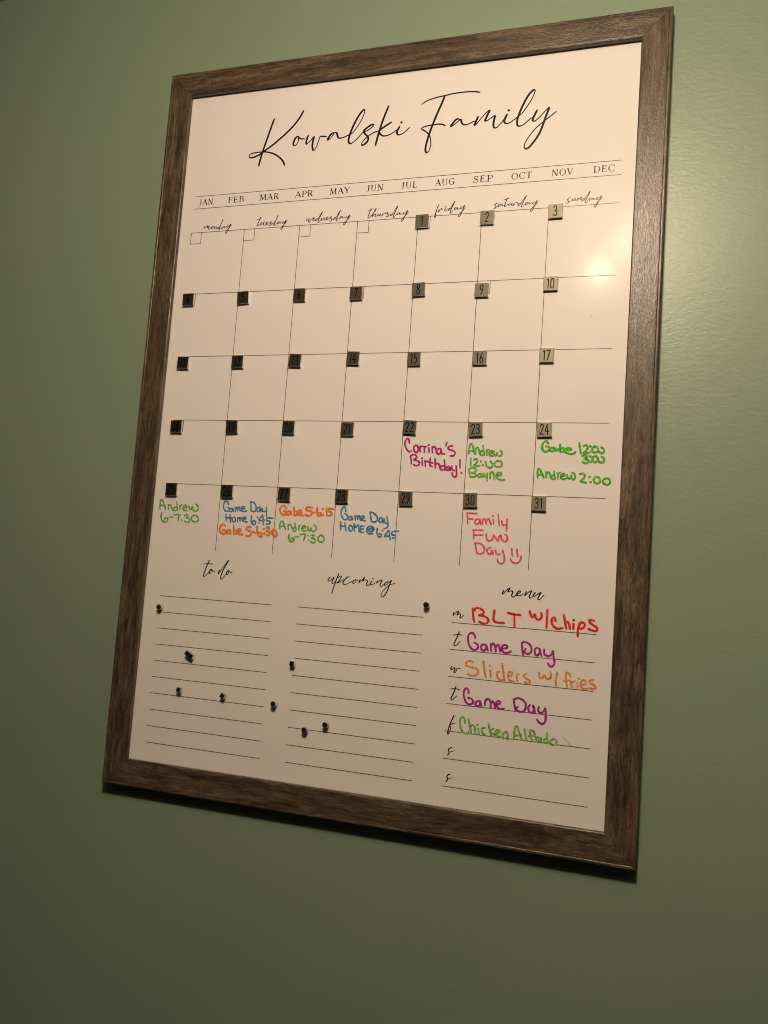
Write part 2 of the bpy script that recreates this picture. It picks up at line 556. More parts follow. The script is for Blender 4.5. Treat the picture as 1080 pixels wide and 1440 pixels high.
# ---------------------------------------------------------------- printed script and handwriting (board plane, tenths of a millimetre)
WRITING = [
    ('title', 'print', 2.1,
     '-1750,4157 -1776,4074 -1812,3953 -1853,3809 -1887,3688 -1910,3588 -1924,3497/-1321,4225 -1348,4168 -1394,4095 -1468,4007 -1555,3926 -1654,3846 -1754,3771 -1855,3708 '
     '-1923,3663 -1992,3636 -2052,3627 -2084,3644 -2080,3673 -2034,3691 -1962,3695 -1878,3695 -1793,3681 -1719,3655 -1656,3618 -1592,3564 -1553,3515 -1536,3472/-1380,3868 '
     '-1407,3843 -1426,3800 -1431,3756 -1415,3741 -1387,3751 -1364,3788 -1362,3839 -1376,3867 -1348,3839 -1312,3824 -1265,3820/-1220,3866 -1235,3814 -1243,3765 -1233,3742 '
     '-1208,3761 -1170,3797 -1134,3837 -1145,3772 -1147,3705 -1135,3654 -1120,3645 -1096,3667 -1073,3731 -1055,3796 -1041,3831 -989,3826 -946,3824/-851,3866 -889,3845 -919,3804'
     ' -934,3772 -919,3771 -890,3796 -859,3831 -839,3860 -813,3862 -796,3825 -782,3790 -753,3776 -703,3784 -627,3812 -573,3840 -518,3916 -464,4009 -435,4094 -432,4132 -447,4139'
     ' -483,4105 -532,4028 -580,3923 -616,3817 -630,3741 -620,3697 -594,3685 -541,3716 -489,3765 -438,3820 -395,3835 -353,3855 -306,3888 -289,3911 -308,3921 -356,3899 -408,3861'
     ' -423,3835 -403,3800 -367,3764 -352,3735 -362,3692 -398,3658 -436,3647 -442,3662 -423,3699 -388,3739 -335,3777 -272,3808 -218,3822/-102,4154 -124,4091 -160,3986 -190,3881'
     ' -211,3796 -231,3701 -245,3626/-46,3922 -93,3898 -156,3861 -195,3833 -204,3806 -187,3772 -147,3746 -103,3744 -50,3758 2,3785 42,3818/72,3855 58,3827 42,3791 41,3759 '
     '59,3739 91,3741 132,3760 173,3794 213,3827/90,3905 91,3904/349,4121 402,4155 474,4178 568,4196 661,4206 764,4219 867,4222 970,4220 1052,4210 1109,4195/651,4200 625,4123 '
     '589,4031 554,3939 519,3837 489,3744 464,3651 446,3557 443,3494 459,3458 487,3474 506,3541 506,3604 491,3670 471,3704 420,3752 370,3787 395,3808 447,3818 509,3825 593,3827'
     ' 646,3818 683,3798/870,3857 839,3871 804,3848 771,3804 757,3777 782,3787 822,3815 861,3847 880,3861 892,3833 905,3800 937,3781 988,3786 1037,3807 1077,3818/1106,3873 '
     '1091,3832 1074,3787 1066,3759 1090,3775 1137,3833 1193,3900 1249,3940 1229,3890 1207,3835 1199,3805 1229,3807 1277,3838 1321,3859 1314,3813 1308,3751 1315,3709 1336,3696 '
     '1370,3713 1407,3756 1439,3804/1475,3863 1462,3833 1445,3788 1447,3757 1473,3739 1512,3745 1560,3776 1607,3812 1663,3857 1717,3933 1771,4025 1805,4114 1801,4142 1779,4137 '
     '1728,4082 1675,3979 1633,3871 1608,3781 1607,3719 1628,3689 1672,3696 1719,3727 1766,3768 1798,3790/1492,3910 1493,3909/1847,3875 1825,3828 1804,3774 1798,3744 1816,3732 '
     '1854,3754 1909,3809 1963,3869 1991,3889 1975,3832 1950,3753 1922,3654 1884,3556 1831,3470 1776,3404 1739,3384 1715,3400 1716,3446 1751,3519 1804,3595 1868,3665 1933,3714 '
     '2007,3772 2085,3830'),
    ('monday', 'print', 1.0,
     '-2693,2691 -2678,2681 -2690,2660 -2652,2684 -2632,2696 -2643,2663 -2623,2682 -2606,2687 -2620,2655 -2610,2642 -2588,2653 -2561,2674/-2551,2681 -2576,2672 -2576,2652 '
     '-2555,2651 -2543,2672 -2514,2674/-2518,2671 -2530,2645 -2499,2669 -2485,2672 -2490,2646 -2475,2645 -2455,2664/-2441,2663 -2462,2658 -2465,2645 -2447,2650 -2424,2708 '
     '-2399,2772 -2430,2695 -2452,2631 -2441,2623 -2411,2654/-2388,2666 -2408,2661 -2410,2641 -2387,2653 -2370,2671 -2373,2652 -2355,2657 -2334,2669/-2321,2675 -2330,2655 '
     '-2312,2657 -2273,2698 -2297,2647 -2326,2583 -2346,2567 -2347,2584 -2315,2622 -2258,2683'),
    ('tuesday', 'print', 1.0,
     '-1827,2764 -1846,2707 -1866,2657 -1868,2640 -1847,2646 -1815,2675/-1883,2727 -1849,2736 -1815,2740/-1803,2691 -1817,2660 -1810,2649 -1787,2668 -1764,2693 -1775,2657 '
     '-1764,2643 -1742,2657 -1712,2672 -1709,2685 -1726,2683 -1738,2661 -1723,2643 -1696,2658 -1671,2678 -1651,2690 -1675,2676 -1655,2655 -1667,2639 -1692,2638/-1668,2647 '
     '-1635,2663/-1606,2671 -1628,2662 -1629,2644 -1610,2656 -1591,2709 -1566,2774 -1597,2696 -1616,2636 -1602,2626 -1573,2656/-1541,2680 -1567,2668 -1565,2649 -1542,2660 '
     '-1527,2679 -1528,2659 -1512,2658 -1493,2674/-1479,2678 -1491,2653 -1471,2655 -1436,2698 -1463,2642 -1491,2580 -1506,2564 -1511,2581 -1481,2617 -1421,2682'),
    ('wednesday', 'print', 1.0,
     '-1136,2693 -1141,2664 -1118,2670 -1102,2691 -1109,2648 -1100,2637 -1084,2661 -1074,2682 -1058,2681 -1029,2686 -1026,2696 -1044,2694 -1053,2673 -1034,2657 '
     '-1005,2677/-983,2682 -1005,2677 -1008,2655 -985,2668 -949,2731 -918,2775 -947,2709 -975,2638 -963,2627 -936,2665/-923,2685 -932,2650 -900,2681 -885,2683 -893,2654 '
     '-875,2653 -859,2674 -835,2682 -836,2694 -854,2688 -858,2666 -838,2658 -805,2680 -781,2697 -802,2680 -778,2658 -791,2636 -811,2637/-785,2650 -759,2665/-727,2679 -749,2673 '
     '-752,2652 -729,2665 -694,2727 -664,2775 -692,2705 -717,2642 -706,2634 -674,2668/-642,2687 -665,2679 -666,2660 -645,2669 -627,2686 -628,2665 -608,2666 -594,2679/-576,2682 '
     '-585,2662 -566,2663 -529,2701 -554,2645 -586,2583 -607,2570 -604,2591 -567,2624 -520,2678'),
    ('thursday', 'print', 1.0,
     '-235,2768 -256,2709 -272,2654 -268,2636 -241,2658 -207,2692 -177,2732 -165,2757 -176,2757 -194,2712 -218,2647 -192,2676 -171,2686 -176,2658 -161,2653 -144,2673/-283,2737 '
     '-248,2744 -219,2752/-130,2686 -140,2661 -125,2660 -102,2687 -111,2656 -89,2657/-70,2682 -82,2651 -62,2681 -42,2694 -34,2682 -16,2692 4,2697 -12,2684 7,2659 -2,2637 '
     '-21,2643/1,2651 25,2663/62,2675 39,2667 36,2648 58,2661 91,2726 126,2773 100,2709 74,2636 85,2621 110,2661/144,2683 124,2675 122,2654 143,2663 161,2682 160,2658 181,2663 '
     '194,2676/215,2682 203,2659 224,2660 263,2702 239,2645 202,2571 184,2565 187,2586 220,2618 279,2681'),
    ('friday', 'print', 1.0,
     '673,2752 657,2714 641,2659 631,2603 627,2577 637,2586 644,2619 635,2648 660,2663/681,2684 672,2651 696,2683 713,2698 715,2681 731,2686/764,2694 752,2671 764,2661 '
     '787,2682/765,2715 766,2713/820,2690 800,2681 797,2664 818,2674 850,2733 880,2781 853,2716 825,2639 837,2624 860,2659/902,2695 881,2686 879,2664 898,2673 919,2694 915,2672'
     ' 931,2671 952,2686/968,2702 958,2674 975,2673 1005,2715 987,2655 954,2580 936,2570 936,2590 967,2629 1023,2686'),
    ('saturday', 'print', 1.0,
     '1431,2711 1406,2705 1388,2689 1409,2667 1394,2646 1381,2642/1396,2658 1425,2673/1464,2697 1437,2689 1433,2665 1458,2676 1481,2696 1482,2674 1507,2677/1542,2771 1524,2713 '
     '1511,2663 1527,2662 1551,2690/1499,2749 1535,2754 1570,2763/1571,2696 1559,2673 1580,2675 1606,2698 1597,2670 1618,2672/1628,2691 1618,2658 1644,2695 1665,2702 1672,2685 '
     '1685,2692/1709,2685 1682,2675 1679,2654 1705,2669 1739,2730 1776,2781 1745,2713 1723,2647 1736,2638 1759,2669/1798,2692 1774,2685 1770,2660 1795,2672 1814,2690 1815,2670 '
     '1834,2672 1846,2685/1865,2690 1855,2667 1876,2669 1912,2708 1888,2651 1852,2579 1833,2572 1838,2596 1873,2636 1926,2682'),
    ('sunday', 'print', 1.0,
     '2311,2710 2288,2703 2273,2685 2293,2667 2283,2646 2267,2642/2287,2654 2313,2668/2342,2699 2328,2671 2351,2674 2373,2700 2364,2673 2385,2676/2404,2702 2391,2666 2420,2701 '
     '2440,2705 2429,2676 2452,2677/2477,2692 2452,2682 2448,2658 2475,2672 2506,2727 2539,2779 2512,2710 2484,2647 2496,2630 2522,2669/2559,2690 2536,2681 2534,2659 2555,2669 '
     '2576,2689 2575,2668 2595,2671 2610,2681/2628,2693 2617,2664 2637,2668 2673,2709 2645,2643 2610,2580 2595,2570 2595,2589 2631,2631 2686,2685'),
    ('to_do', 'print', 1.35,
     '-2132,-1925 -2152,-1970 -2175,-2034 -2193,-2093 -2201,-2130 -2194,-2141 -2177,-2136 -2150,-2106 -2124,-2078/-2222,-1980 -2182,-1973 -2135,-1969 -2076,-1972/-2092,-2037 '
     '-2111,-2056 -2120,-2083 -2113,-2098 -2096,-2084 -2088,-2055 -2091,-2040 -2073,-2057 -2040,-2065/-1963,-2042 -1979,-2059 -1987,-2080 -1984,-2095 -1965,-2078 -1941,-2030 '
     '-1900,-1971 -1849,-1905 -1878,-1964 -1917,-2039 -1939,-2108 -1944,-2144 -1936,-2162 -1917,-2150 -1886,-2110 -1868,-2088/-1838,-2039 -1859,-2061 -1865,-2088 -1856,-2098 '
     '-1840,-2081 -1833,-2049 -1836,-2042 -1816,-2056 -1781,-2067'),
    ('upcoming', 'print', 1.2,
     '-407,-2029 -428,-2060 -435,-2081 -419,-2085 -388,-2063 -356,-2031 -372,-2072 -378,-2102 -363,-2111 -339,-2084/-295,-1978 -316,-2043 -341,-2124 -361,-2194 '
     '-371,-2237/-330,-2064 -296,-2027 -265,-2010 -263,-2035 -286,-2076 -311,-2097 -300,-2101 -265,-2079 -225,-2052/-149,-2018 -170,-2014 -204,-2046 -230,-2087 -220,-2111 '
     '-189,-2109 -138,-2081 -108,-2064/-68,-2042 -93,-2058 -101,-2083 -87,-2092 -61,-2066 -66,-2046 -36,-2052/-6,-2038 -23,-2078 6,-2052 49,-2005 27,-2055 57,-2038 93,-2046 '
     '81,-2081 88,-2105 113,-2098 141,-2062/150,-2047 132,-2072 133,-2094 164,-2085 198,-2063/158,-2017 160,-2018/222,-2037 209,-2067 237,-2041 277,-2024 264,-2059 257,-2093 '
     '273,-2104 307,-2075/355,-2038 321,-2060 313,-2085 333,-2083 366,-2052 399,-2021 378,-2075 354,-2154 322,-2214 298,-2231 279,-2222 289,-2178 340,-2112 393,-2074 453,-2053'),
    ('menu', 'print', 1.35,
     '1788,-2045 1775,-2070 1772,-2091 1787,-2083 1822,-2039 1856,-2012 1837,-2052 1841,-2062 1861,-2047 1893,-2055 1884,-2086 1886,-2111 1904,-2118 1927,-2097 1937,-2090 '
     '1967,-2070 1983,-2048 1972,-2039 1949,-2058 1936,-2083 1951,-2099 1982,-2093 2022,-2070/2051,-2044 2036,-2079 2040,-2088 2069,-2053 2109,-2029 2097,-2064 2086,-2100 '
     '2097,-2116 2126,-2093/2154,-2045 2140,-2068 2133,-2087 2144,-2093 2170,-2073 2196,-2055 2220,-2039 2204,-2072 2187,-2109 2198,-2129 2226,-2105 2256,-2065'),
    ('menu_day', 'print', 1.3,
     '1209,-2346 1198,-2386 1223,-2358 1261,-2329 1246,-2378 1272,-2359 1290,-2370 1281,-2401 1297,-2408 1329,-2367'),
    ('menu_day', 'print', 1.3,
     '1286,-2571 1264,-2637 1237,-2699 1230,-2730 1244,-2741 1269,-2726 1299,-2681/1215,-2617 1275,-2606 1327,-2608'),
    ('menu_day', 'print', 1.3,
     '1224,-2985 1211,-3014 1226,-3022 1253,-2996 1262,-3019 1252,-3043 1262,-3058 1280,-3031 1287,-3002 1325,-2999'),
    ('menu_day', 'print', 1.3,
     '1288,-3210 1263,-3291 1239,-3353 1240,-3376 1259,-3369 1308,-3318/1222,-3249 1279,-3240 1336,-3243'),
    ('menu_day', 'print', 1.3,
     '1288,-3547 1261,-3612 1237,-3688 1224,-3754 1229,-3773 1246,-3742 1257,-3695 1245,-3664 1305,-3634'),
    ('menu_day', 'print', 1.3,
     '1286,-3919 1263,-3931 1244,-3952 1256,-3973 1253,-3996 1238,-4012/1252,-3980 1317,-3952'),
    ('menu_day', 'print', 1.3,
     '1286,-4226 1264,-4235 1245,-4256 1258,-4276 1252,-4304 1237,-4317/1254,-4288 1314,-4262'),
    ('hw Corrina birthday', 'magenta', 2.5,
     '504,-313 495,-272 479,-255 459,-272 447,-314 455,-355 481,-400 513,-424 541,-407/587,-340 567,-361 570,-403 594,-431 618,-418 624,-385 609,-348 585,-341/643,-352 '
     '650,-422/646,-376 660,-352 681,-351/698,-355 705,-425/702,-384 715,-355 727,-352/757,-366 764,-425/755,-334 756,-335/799,-357 806,-431/804,-374 823,-353 846,-373 '
     '856,-430/904,-376 872,-385 861,-418 880,-444 908,-429 913,-380 920,-429 934,-443 962,-438/980,-301 972,-342/1055,-341 1018,-346 999,-370 1029,-390 1071,-402 1094,-430 '
     '1075,-462 1034,-463/529,-478 541,-519 549,-572/529,-478 566,-456 600,-468 611,-496 575,-522 596,-526 639,-541 650,-574 618,-595 579,-583/685,-532 691,-585/680,-499 '
     '681,-501/719,-531 732,-600/724,-551 748,-535 766,-550/787,-497 783,-546 790,-587 816,-602/762,-546 821,-557/846,-504 858,-618/858,-577 884,-560 906,-580 917,-624/964,-518'
     ' 980,-639/969,-595 935,-591 921,-620 943,-640 975,-623/1022,-593 999,-610 1005,-638 1026,-642 1040,-605 1046,-645/1059,-588 1070,-633 1100,-644/1116,-587 1125,-651 '
     '1128,-700 1109,-724 1079,-705 1073,-673/1160,-509 1165,-610/1187,-670 1189,-671'),
    ('hw Andrew 12', 'green', 2.6,
     '1263,-430 1263,-374 1276,-321 1296,-313 1310,-349 1332,-437/1265,-398 1322,-401/1344,-364 1348,-433/1345,-380 1367,-356 1385,-388 1401,-440/1430,-331 1442,-387 '
     '1453,-443/1438,-395 1407,-404 1401,-436 1426,-451 1453,-431/1478,-386 1486,-450/1481,-406 1497,-378 1506,-382/1512,-426 1552,-417 1546,-393 1519,-397 1513,-430 1530,-453 '
     '1562,-453/1566,-393 1569,-432 1590,-452 1608,-432 1607,-404 1613,-444 1642,-457 1664,-439 1662,-403 1645,-387/1291,-486 1297,-579/1329,-510 1352,-493 1377,-509 1363,-545 '
     '1333,-586 1405,-576/1418,-524 1420,-525/1443,-567 1444,-569/1474,-522 1485,-570 1515,-597 1551,-593 1560,-556 1534,-521/1610,-515 1583,-544 1593,-576 1634,-587 1672,-570 '
     '1670,-530 1637,-511 1602,-520/1279,-615 1286,-663 1297,-715/1279,-623 1314,-602 1355,-613 1361,-645 1326,-666 1302,-667 1351,-670 1368,-693 1346,-714 1297,-715/1436,-675 '
     '1400,-680 1389,-705 1414,-716 1441,-691 1441,-675 1454,-715/1463,-667 1478,-706 1494,-706/1503,-666 1507,-757/1539,-657 1543,-728/1540,-673 1562,-648 1584,-679 '
     '1595,-739/1620,-690 1671,-685 1670,-657 1638,-654 1616,-686 1634,-726 1675,-744 1710,-739'),
    ('hw Gabe 12', 'brightgreen', 2.9,
     '2208,-294 2184,-267 2148,-291 2137,-343 2158,-385 2195,-389 2226,-365 2215,-332 2182,-328/2270,-341 2234,-351 2240,-383 2272,-378 2279,-340 2291,-382/2298,-349 2314,-382 '
     '2333,-353/2346,-302 2350,-386/2349,-358 2380,-343 2399,-366 2373,-390 2350,-386/2404,-371 2472,-365 2457,-342 2417,-352 2410,-390 2456,-412 2501,-411 2525,-390/2562,-280 '
     '2589,-405/2614,-321 2640,-306 2663,-329 2648,-371 2622,-400 2676,-398/2690,-319 2692,-321/2702,-379 2703,-381/2748,-323 2717,-337 2719,-379 2751,-392 2781,-364 2766,-327 '
     '2739,-319/2815,-331 2842,-349 2844,-386 2813,-396 2790,-378/2606,-432 2637,-422 2660,-445 2630,-464 2675,-482 2672,-510 2641,-518 2614,-502/2693,-435 2695,-437/2705,-500 '
     '2707,-501/2758,-434 2727,-448 2729,-495 2761,-503 2786,-475 2771,-438 2749,-432/2824,-437 2852,-460 2849,-496 2814,-506 2791,-489'),
    ('hw Andrew 2', 'brightgreen', 2.7,
     '2106,-706 2103,-645 2105,-598 2128,-607 2154,-653 2180,-704/2104,-668 2164,-667/2199,-633 2207,-698/2209,-651 2231,-632 2251,-669 2258,-701/2290,-621 2308,-705/2292,-668 '
     '2266,-683 2272,-710 2304,-714/2332,-639 2345,-708/2338,-662 2363,-633/2379,-679 2415,-669 2405,-646 2378,-661 2376,-698 2408,-711 2439,-696/2442,-654 2453,-696 2480,-700 '
     '2492,-662 2498,-699 2526,-712 2537,-675 2522,-638 2504,-632/2590,-646 2621,-640 2644,-663 2628,-705 2598,-729 2662,-745/2698,-675 2700,-677/2713,-735 2715,-736/2782,-673 '
     '2752,-692 2754,-733 2791,-751 2820,-722 2805,-681 2774,-673/2889,-688 2855,-707 2856,-744 2901,-761 2931,-742 2920,-696 2880,-684'),
    ('hw Andrew 25', 'green', 2.3,
     '-2958,-1275 -2965,-1211 -2962,-1154 -2940,-1149 -2913,-1184 -2870,-1276/-2960,-1218 -2894,-1228/-2835,-1214 -2826,-1278/-2832,-1230 -2809,-1205 -2782,-1236 '
     '-2763,-1283/-2711,-1169 -2696,-1224 -2685,-1284/-2699,-1237 -2739,-1250 -2745,-1283 -2712,-1289 -2691,-1272/-2656,-1215 -2646,-1271/-2650,-1231 -2630,-1206/-2603,-1245 '
     '-2549,-1239 -2561,-1211 -2592,-1220 -2602,-1253 -2581,-1280 -2536,-1276/-2515,-1217 -2501,-1261 -2474,-1256 -2464,-1223 -2446,-1271 -2408,-1285 -2375,-1260 -2380,-1212 '
     '-2419,-1186/-2925,-1322 -2928,-1379 -2909,-1427 -2865,-1449 -2821,-1427 -2829,-1395 -2866,-1401 -2872,-1429/-2803,-1382 -2749,-1375/-2729,-1346 -2661,-1340 '
     '-2661,-1424/-2631,-1342 -2629,-1344/-2608,-1412 -2606,-1413/-2569,-1352 -2539,-1330 -2519,-1350 -2543,-1375 -2492,-1388 -2488,-1424 -2528,-1438 -2561,-1423/-2421,-1337 '
     '-2463,-1367 -2449,-1410 -2402,-1428 -2355,-1406 -2359,-1367 -2398,-1340 -2430,-1338'),
    ('hw Game 26', 'blue', 2.3,
     '-1927,-1175 -1940,-1138 -1969,-1131 -1994,-1161 -1992,-1219 -1961,-1259 -1919,-1262 -1903,-1232 -1928,-1212/-1867,-1222 -1898,-1236 -1895,-1265 -1863,-1260 -1858,-1222 '
     '-1840,-1263/-1822,-1212 -1813,-1262/-1816,-1229 -1800,-1203 -1781,-1252/-1782,-1227 -1763,-1202 -1745,-1251/-1728,-1229 -1684,-1215 -1696,-1191 -1726,-1204 -1722,-1246 '
     '-1689,-1257 -1649,-1247/-1601,-1129 -1586,-1236/-1606,-1125 -1555,-1136 -1519,-1184 -1519,-1233 -1553,-1255 -1591,-1240/-1464,-1190 -1499,-1208 -1500,-1241 -1468,-1248 '
     '-1454,-1206 -1441,-1246/-1431,-1205 -1418,-1245 -1382,-1244/-1370,-1186 -1358,-1308/-1947,-1300 -1938,-1395/-1891,-1306 -1872,-1409/-1951,-1350 -1864,-1351/-1833,-1337 '
     '-1853,-1363 -1836,-1399 -1805,-1389 -1808,-1352 -1833,-1337/-1777,-1343 -1767,-1396/-1771,-1359 -1750,-1338 -1731,-1390/-1732,-1357 -1714,-1336 -1695,-1389/-1688,-1364 '
     '-1653,-1350 -1664,-1330 -1690,-1343 -1686,-1380 -1630,-1394/-1574,-1314 -1574,-1367 -1551,-1415 -1515,-1418 -1504,-1392 -1533,-1373 -1558,-1395/-1487,-1326 '
     '-1485,-1328/-1458,-1399 -1456,-1400/-1414,-1294 -1461,-1362 -1381,-1358/-1408,-1311 -1393,-1416/-1267,-1329 -1339,-1328 -1354,-1361 -1308,-1367 -1301,-1396 -1349,-1410'),
    ('hw Gabe 26', 'orange', 3.0,
     '-1945,-1458 -1980,-1439 -2014,-1469 -2023,-1520 -1991,-1559 -1948,-1566 -1929,-1532 -1976,-1517/-1885,-1505 -1911,-1522 -1903,-1559 -1872,-1545 -1871,-1508 '
     '-1852,-1561/-1822,-1444 -1811,-1559/-1815,-1518 -1784,-1508 -1771,-1545 -1806,-1563/-1754,-1531 -1710,-1513 -1731,-1489 -1756,-1507 -1752,-1552 -1682,-1561/-1569,-1461 '
     '-1624,-1464 -1630,-1493 -1568,-1518 -1560,-1555 -1594,-1581 -1627,-1574/-1532,-1521 -1490,-1531/-1481,-1445 -1474,-1510 -1447,-1561 -1410,-1576 -1404,-1543 -1437,-1524 '
     '-1453,-1541/-1383,-1473 -1381,-1474/-1369,-1529 -1367,-1531/-1345,-1455 -1310,-1449 -1315,-1486 -1341,-1495 -1295,-1509 -1296,-1546 -1336,-1552/-1245,-1474 -1264,-1508 '
     '-1238,-1551 -1197,-1557 -1197,-1513 -1222,-1481 -1254,-1475'),
    ('hw Gabe 27', 'orange', 2.9,
     '-1090,-1197 -1120,-1158 -1158,-1171 -1176,-1217 -1150,-1264 -1109,-1279 -1081,-1245 -1122,-1231/-1043,-1224 -1073,-1237 -1065,-1273 -1035,-1268 -1025,-1227 '
     '-1008,-1267/-981,-1177 -968,-1273/-972,-1233 -942,-1224 -930,-1263 -963,-1281/-918,-1247 -867,-1237 -886,-1213 -916,-1222 -917,-1263 -846,-1276/-725,-1170 -795,-1165 '
     '-804,-1202 -738,-1215 -731,-1255 -768,-1277 -812,-1266/-698,-1230 -668,-1228/-656,-1168 -656,-1220 -635,-1267 -600,-1270 -603,-1234 -633,-1235/-582,-1181 '
     '-580,-1182/-569,-1256 -568,-1258/-532,-1167 -519,-1262/-428,-1179 -493,-1173 -498,-1205 -459,-1220 -456,-1255 -498,-1261'),
    ('hw Andrew 27', 'green', 2.3,
     '-1154,-1459 -1159,-1411 -1145,-1366 -1123,-1365 -1097,-1408 -1073,-1464/-1153,-1423 -1091,-1428/-1045,-1398 -1035,-1462/-1039,-1414 -1014,-1396 -990,-1427 '
     '-969,-1467/-946,-1377 -925,-1465/-941,-1433 -970,-1447 -963,-1478 -928,-1477/-895,-1407 -886,-1467/-889,-1427 -870,-1402/-849,-1441 -797,-1430 -808,-1407 -838,-1416 '
     '-843,-1453 -820,-1472 -782,-1462/-764,-1413 -761,-1453 -730,-1459 -716,-1427 -708,-1462 -673,-1473 -650,-1443 -657,-1408 -680,-1389/-1020,-1526 -1020,-1574 -995,-1617 '
     '-956,-1611 -946,-1578 -985,-1572 -992,-1601/-930,-1553 -883,-1547/-863,-1522 -794,-1514 -809,-1595/-754,-1527 -753,-1528/-745,-1584 -743,-1585/-711,-1526 -682,-1517 '
     '-672,-1536 -704,-1558 -656,-1571 -645,-1599 -678,-1616 -713,-1602/-575,-1512 -615,-1545 -603,-1589 -563,-1602 -531,-1581 -539,-1534 -579,-1512'),
    ('hw Game 28', 'blue', 2.3,
     '-266,-1200 -274,-1159 -293,-1143 -318,-1165 -327,-1219 -304,-1281 -267,-1304 -233,-1282 -245,-1245 -277,-1226/-186,-1259 -221,-1273 -214,-1302 -183,-1297 -177,-1263 '
     '-165,-1300/-139,-1249 -130,-1303/-133,-1265 -117,-1244 -100,-1293/-101,-1264 -82,-1247 -65,-1300/-57,-1279 -15,-1269 -25,-1244 -55,-1258 -52,-1295 6,-1306/59,-1203 '
     '84,-1310/54,-1195 102,-1202 153,-1249 157,-1294 124,-1316 84,-1310/214,-1255 185,-1272 188,-1309 219,-1312 228,-1270 241,-1319/245,-1270 262,-1318 292,-1321/282,-1243 '
     '301,-1324 296,-1374 255,-1392/-326,-1332 -314,-1431/-268,-1342 -242,-1440/-326,-1386 -251,-1387/-191,-1367 -210,-1397 -194,-1438 -164,-1433 -162,-1391 '
     '-191,-1367/-144,-1345 -132,-1439/-144,-1353 -114,-1393 -86,-1359 -66,-1448/-54,-1374 -44,-1452 -5,-1446/-54,-1374 -6,-1376/-51,-1411 -12,-1409/87,-1396 62,-1405 64,-1434 '
     '94,-1433 100,-1399 111,-1432 122,-1398 89,-1371 47,-1381 33,-1427 62,-1463 113,-1460/169,-1392 168,-1445 189,-1493 220,-1496 226,-1463 195,-1460/237,-1416 '
     '239,-1417/270,-1485 272,-1487/312,-1414 279,-1481 338,-1478/321,-1413 346,-1526/448,-1415 372,-1423 362,-1460 410,-1470 408,-1503 370,-1501'),
    ('hw Family Fun', 'pink', 2.4,
     '1292,-1156 1305,-1284/1287,-1156 1407,-1156/1301,-1227 1364,-1224/1436,-1221 1398,-1232 1391,-1270 1420,-1283 1447,-1254 1447,-1220 1463,-1281/1479,-1229 '
     '1487,-1280/1485,-1242 1507,-1213 1530,-1274/1531,-1240 1554,-1211 1587,-1280/1612,-1218 1617,-1274/1602,-1176 1603,-1177/1665,-1154 1687,-1290/1712,-1232 1724,-1279 '
     '1762,-1277/1776,-1206 1776,-1277 1775,-1347/1382,-1356 1388,-1460/1372,-1357 1492,-1351/1386,-1418 1495,-1408/1537,-1396 1546,-1452 1580,-1476 1617,-1449 '
     '1623,-1401/1626,-1401 1654,-1442 1684,-1473 1686,-1431 1708,-1402 1725,-1448 1760,-1474 1791,-1454 1784,-1407 1759,-1390/1411,-1516 1437,-1628/1401,-1512 1473,-1513 '
     '1524,-1562 1518,-1619 1471,-1635 1437,-1628/1599,-1553 1563,-1574 1565,-1616 1604,-1632 1620,-1585 1632,-1631/1658,-1583 1675,-1628 1717,-1626/1742,-1578 1765,-1642 '
     '1769,-1707 1742,-1737 1699,-1721 1688,-1684/1848,-1553 1863,-1641/1911,-1559 1925,-1642/1841,-1670 1862,-1706 1910,-1722 1954,-1696 1967,-1635'),
    ('hw BLT', 'red', 2.9,
     '1429,-2286 1439,-2367 1457,-2442/1453,-2310 1464,-2284 1507,-2276 1556,-2302 1558,-2336 1508,-2361 1556,-2362 1618,-2391 1621,-2433 1570,-2454 1513,-2433/1689,-2288 '
     '1688,-2347 1683,-2390 1715,-2425 1809,-2426/1844,-2305 1921,-2316 1997,-2319/1926,-2324 1934,-2458/2103,-2267 2119,-2323 2141,-2331 2161,-2298 2177,-2340 2212,-2355 '
     '2241,-2322 2234,-2274/2304,-2234 2303,-2343 2302,-2443/2402,-2357 2392,-2318 2366,-2325 2360,-2373 2384,-2419 2428,-2441 2483,-2428/2492,-2280 2509,-2361 '
     '2526,-2428/2514,-2369 2534,-2350 2557,-2383 2568,-2429/2605,-2370 2606,-2430/2605,-2327 2606,-2329/2674,-2356 2657,-2426 2659,-2507/2664,-2400 2687,-2351 2725,-2356 '
     '2727,-2394 2690,-2419 2669,-2412/2832,-2318 2781,-2313 2787,-2343 2839,-2377 2869,-2400 2854,-2431 2774,-2416'),
    ('hw Game tue', 'purple', 2.6,
     '1482,-2631 1470,-2590 1439,-2571 1405,-2591 1395,-2643 1408,-2701 1446,-2757 1495,-2765 1523,-2733 1508,-2697 1472,-2683/1602,-2692 1564,-2708 1563,-2755 1598,-2764 '
     '1621,-2724 1613,-2691 1641,-2760/1670,-2682 1680,-2765/1676,-2703 1695,-2671 1723,-2707 1735,-2764/1734,-2714 1756,-2679 1775,-2710 1786,-2756/1801,-2725 1864,-2707 '
     '1849,-2679 1812,-2690 1802,-2733 1829,-2764 1872,-2767 1912,-2744/2034,-2644 2041,-2713 2056,-2772/2030,-2635 2066,-2623 2120,-2645 2147,-2694 2134,-2743 2091,-2756 '
     '2068,-2728 2079,-2700/2213,-2675 2184,-2700 2191,-2751 2222,-2761 2245,-2711 2232,-2678 2265,-2765/2291,-2690 2294,-2737 2334,-2759 2372,-2743 2386,-2698/2391,-2698 '
     '2403,-2774 2415,-2833 2387,-2874 2352,-2860 2340,-2840'),
    ('hw Sliders', 'paleorange', 2.5,
     '1476,-2915 1438,-2900 1396,-2922 1399,-2959 1461,-2971 1528,-2988 1545,-3023 1514,-3058 1468,-3072 1419,-3054/1597,-2889 1613,-2989 1637,-3073/1683,-2986 '
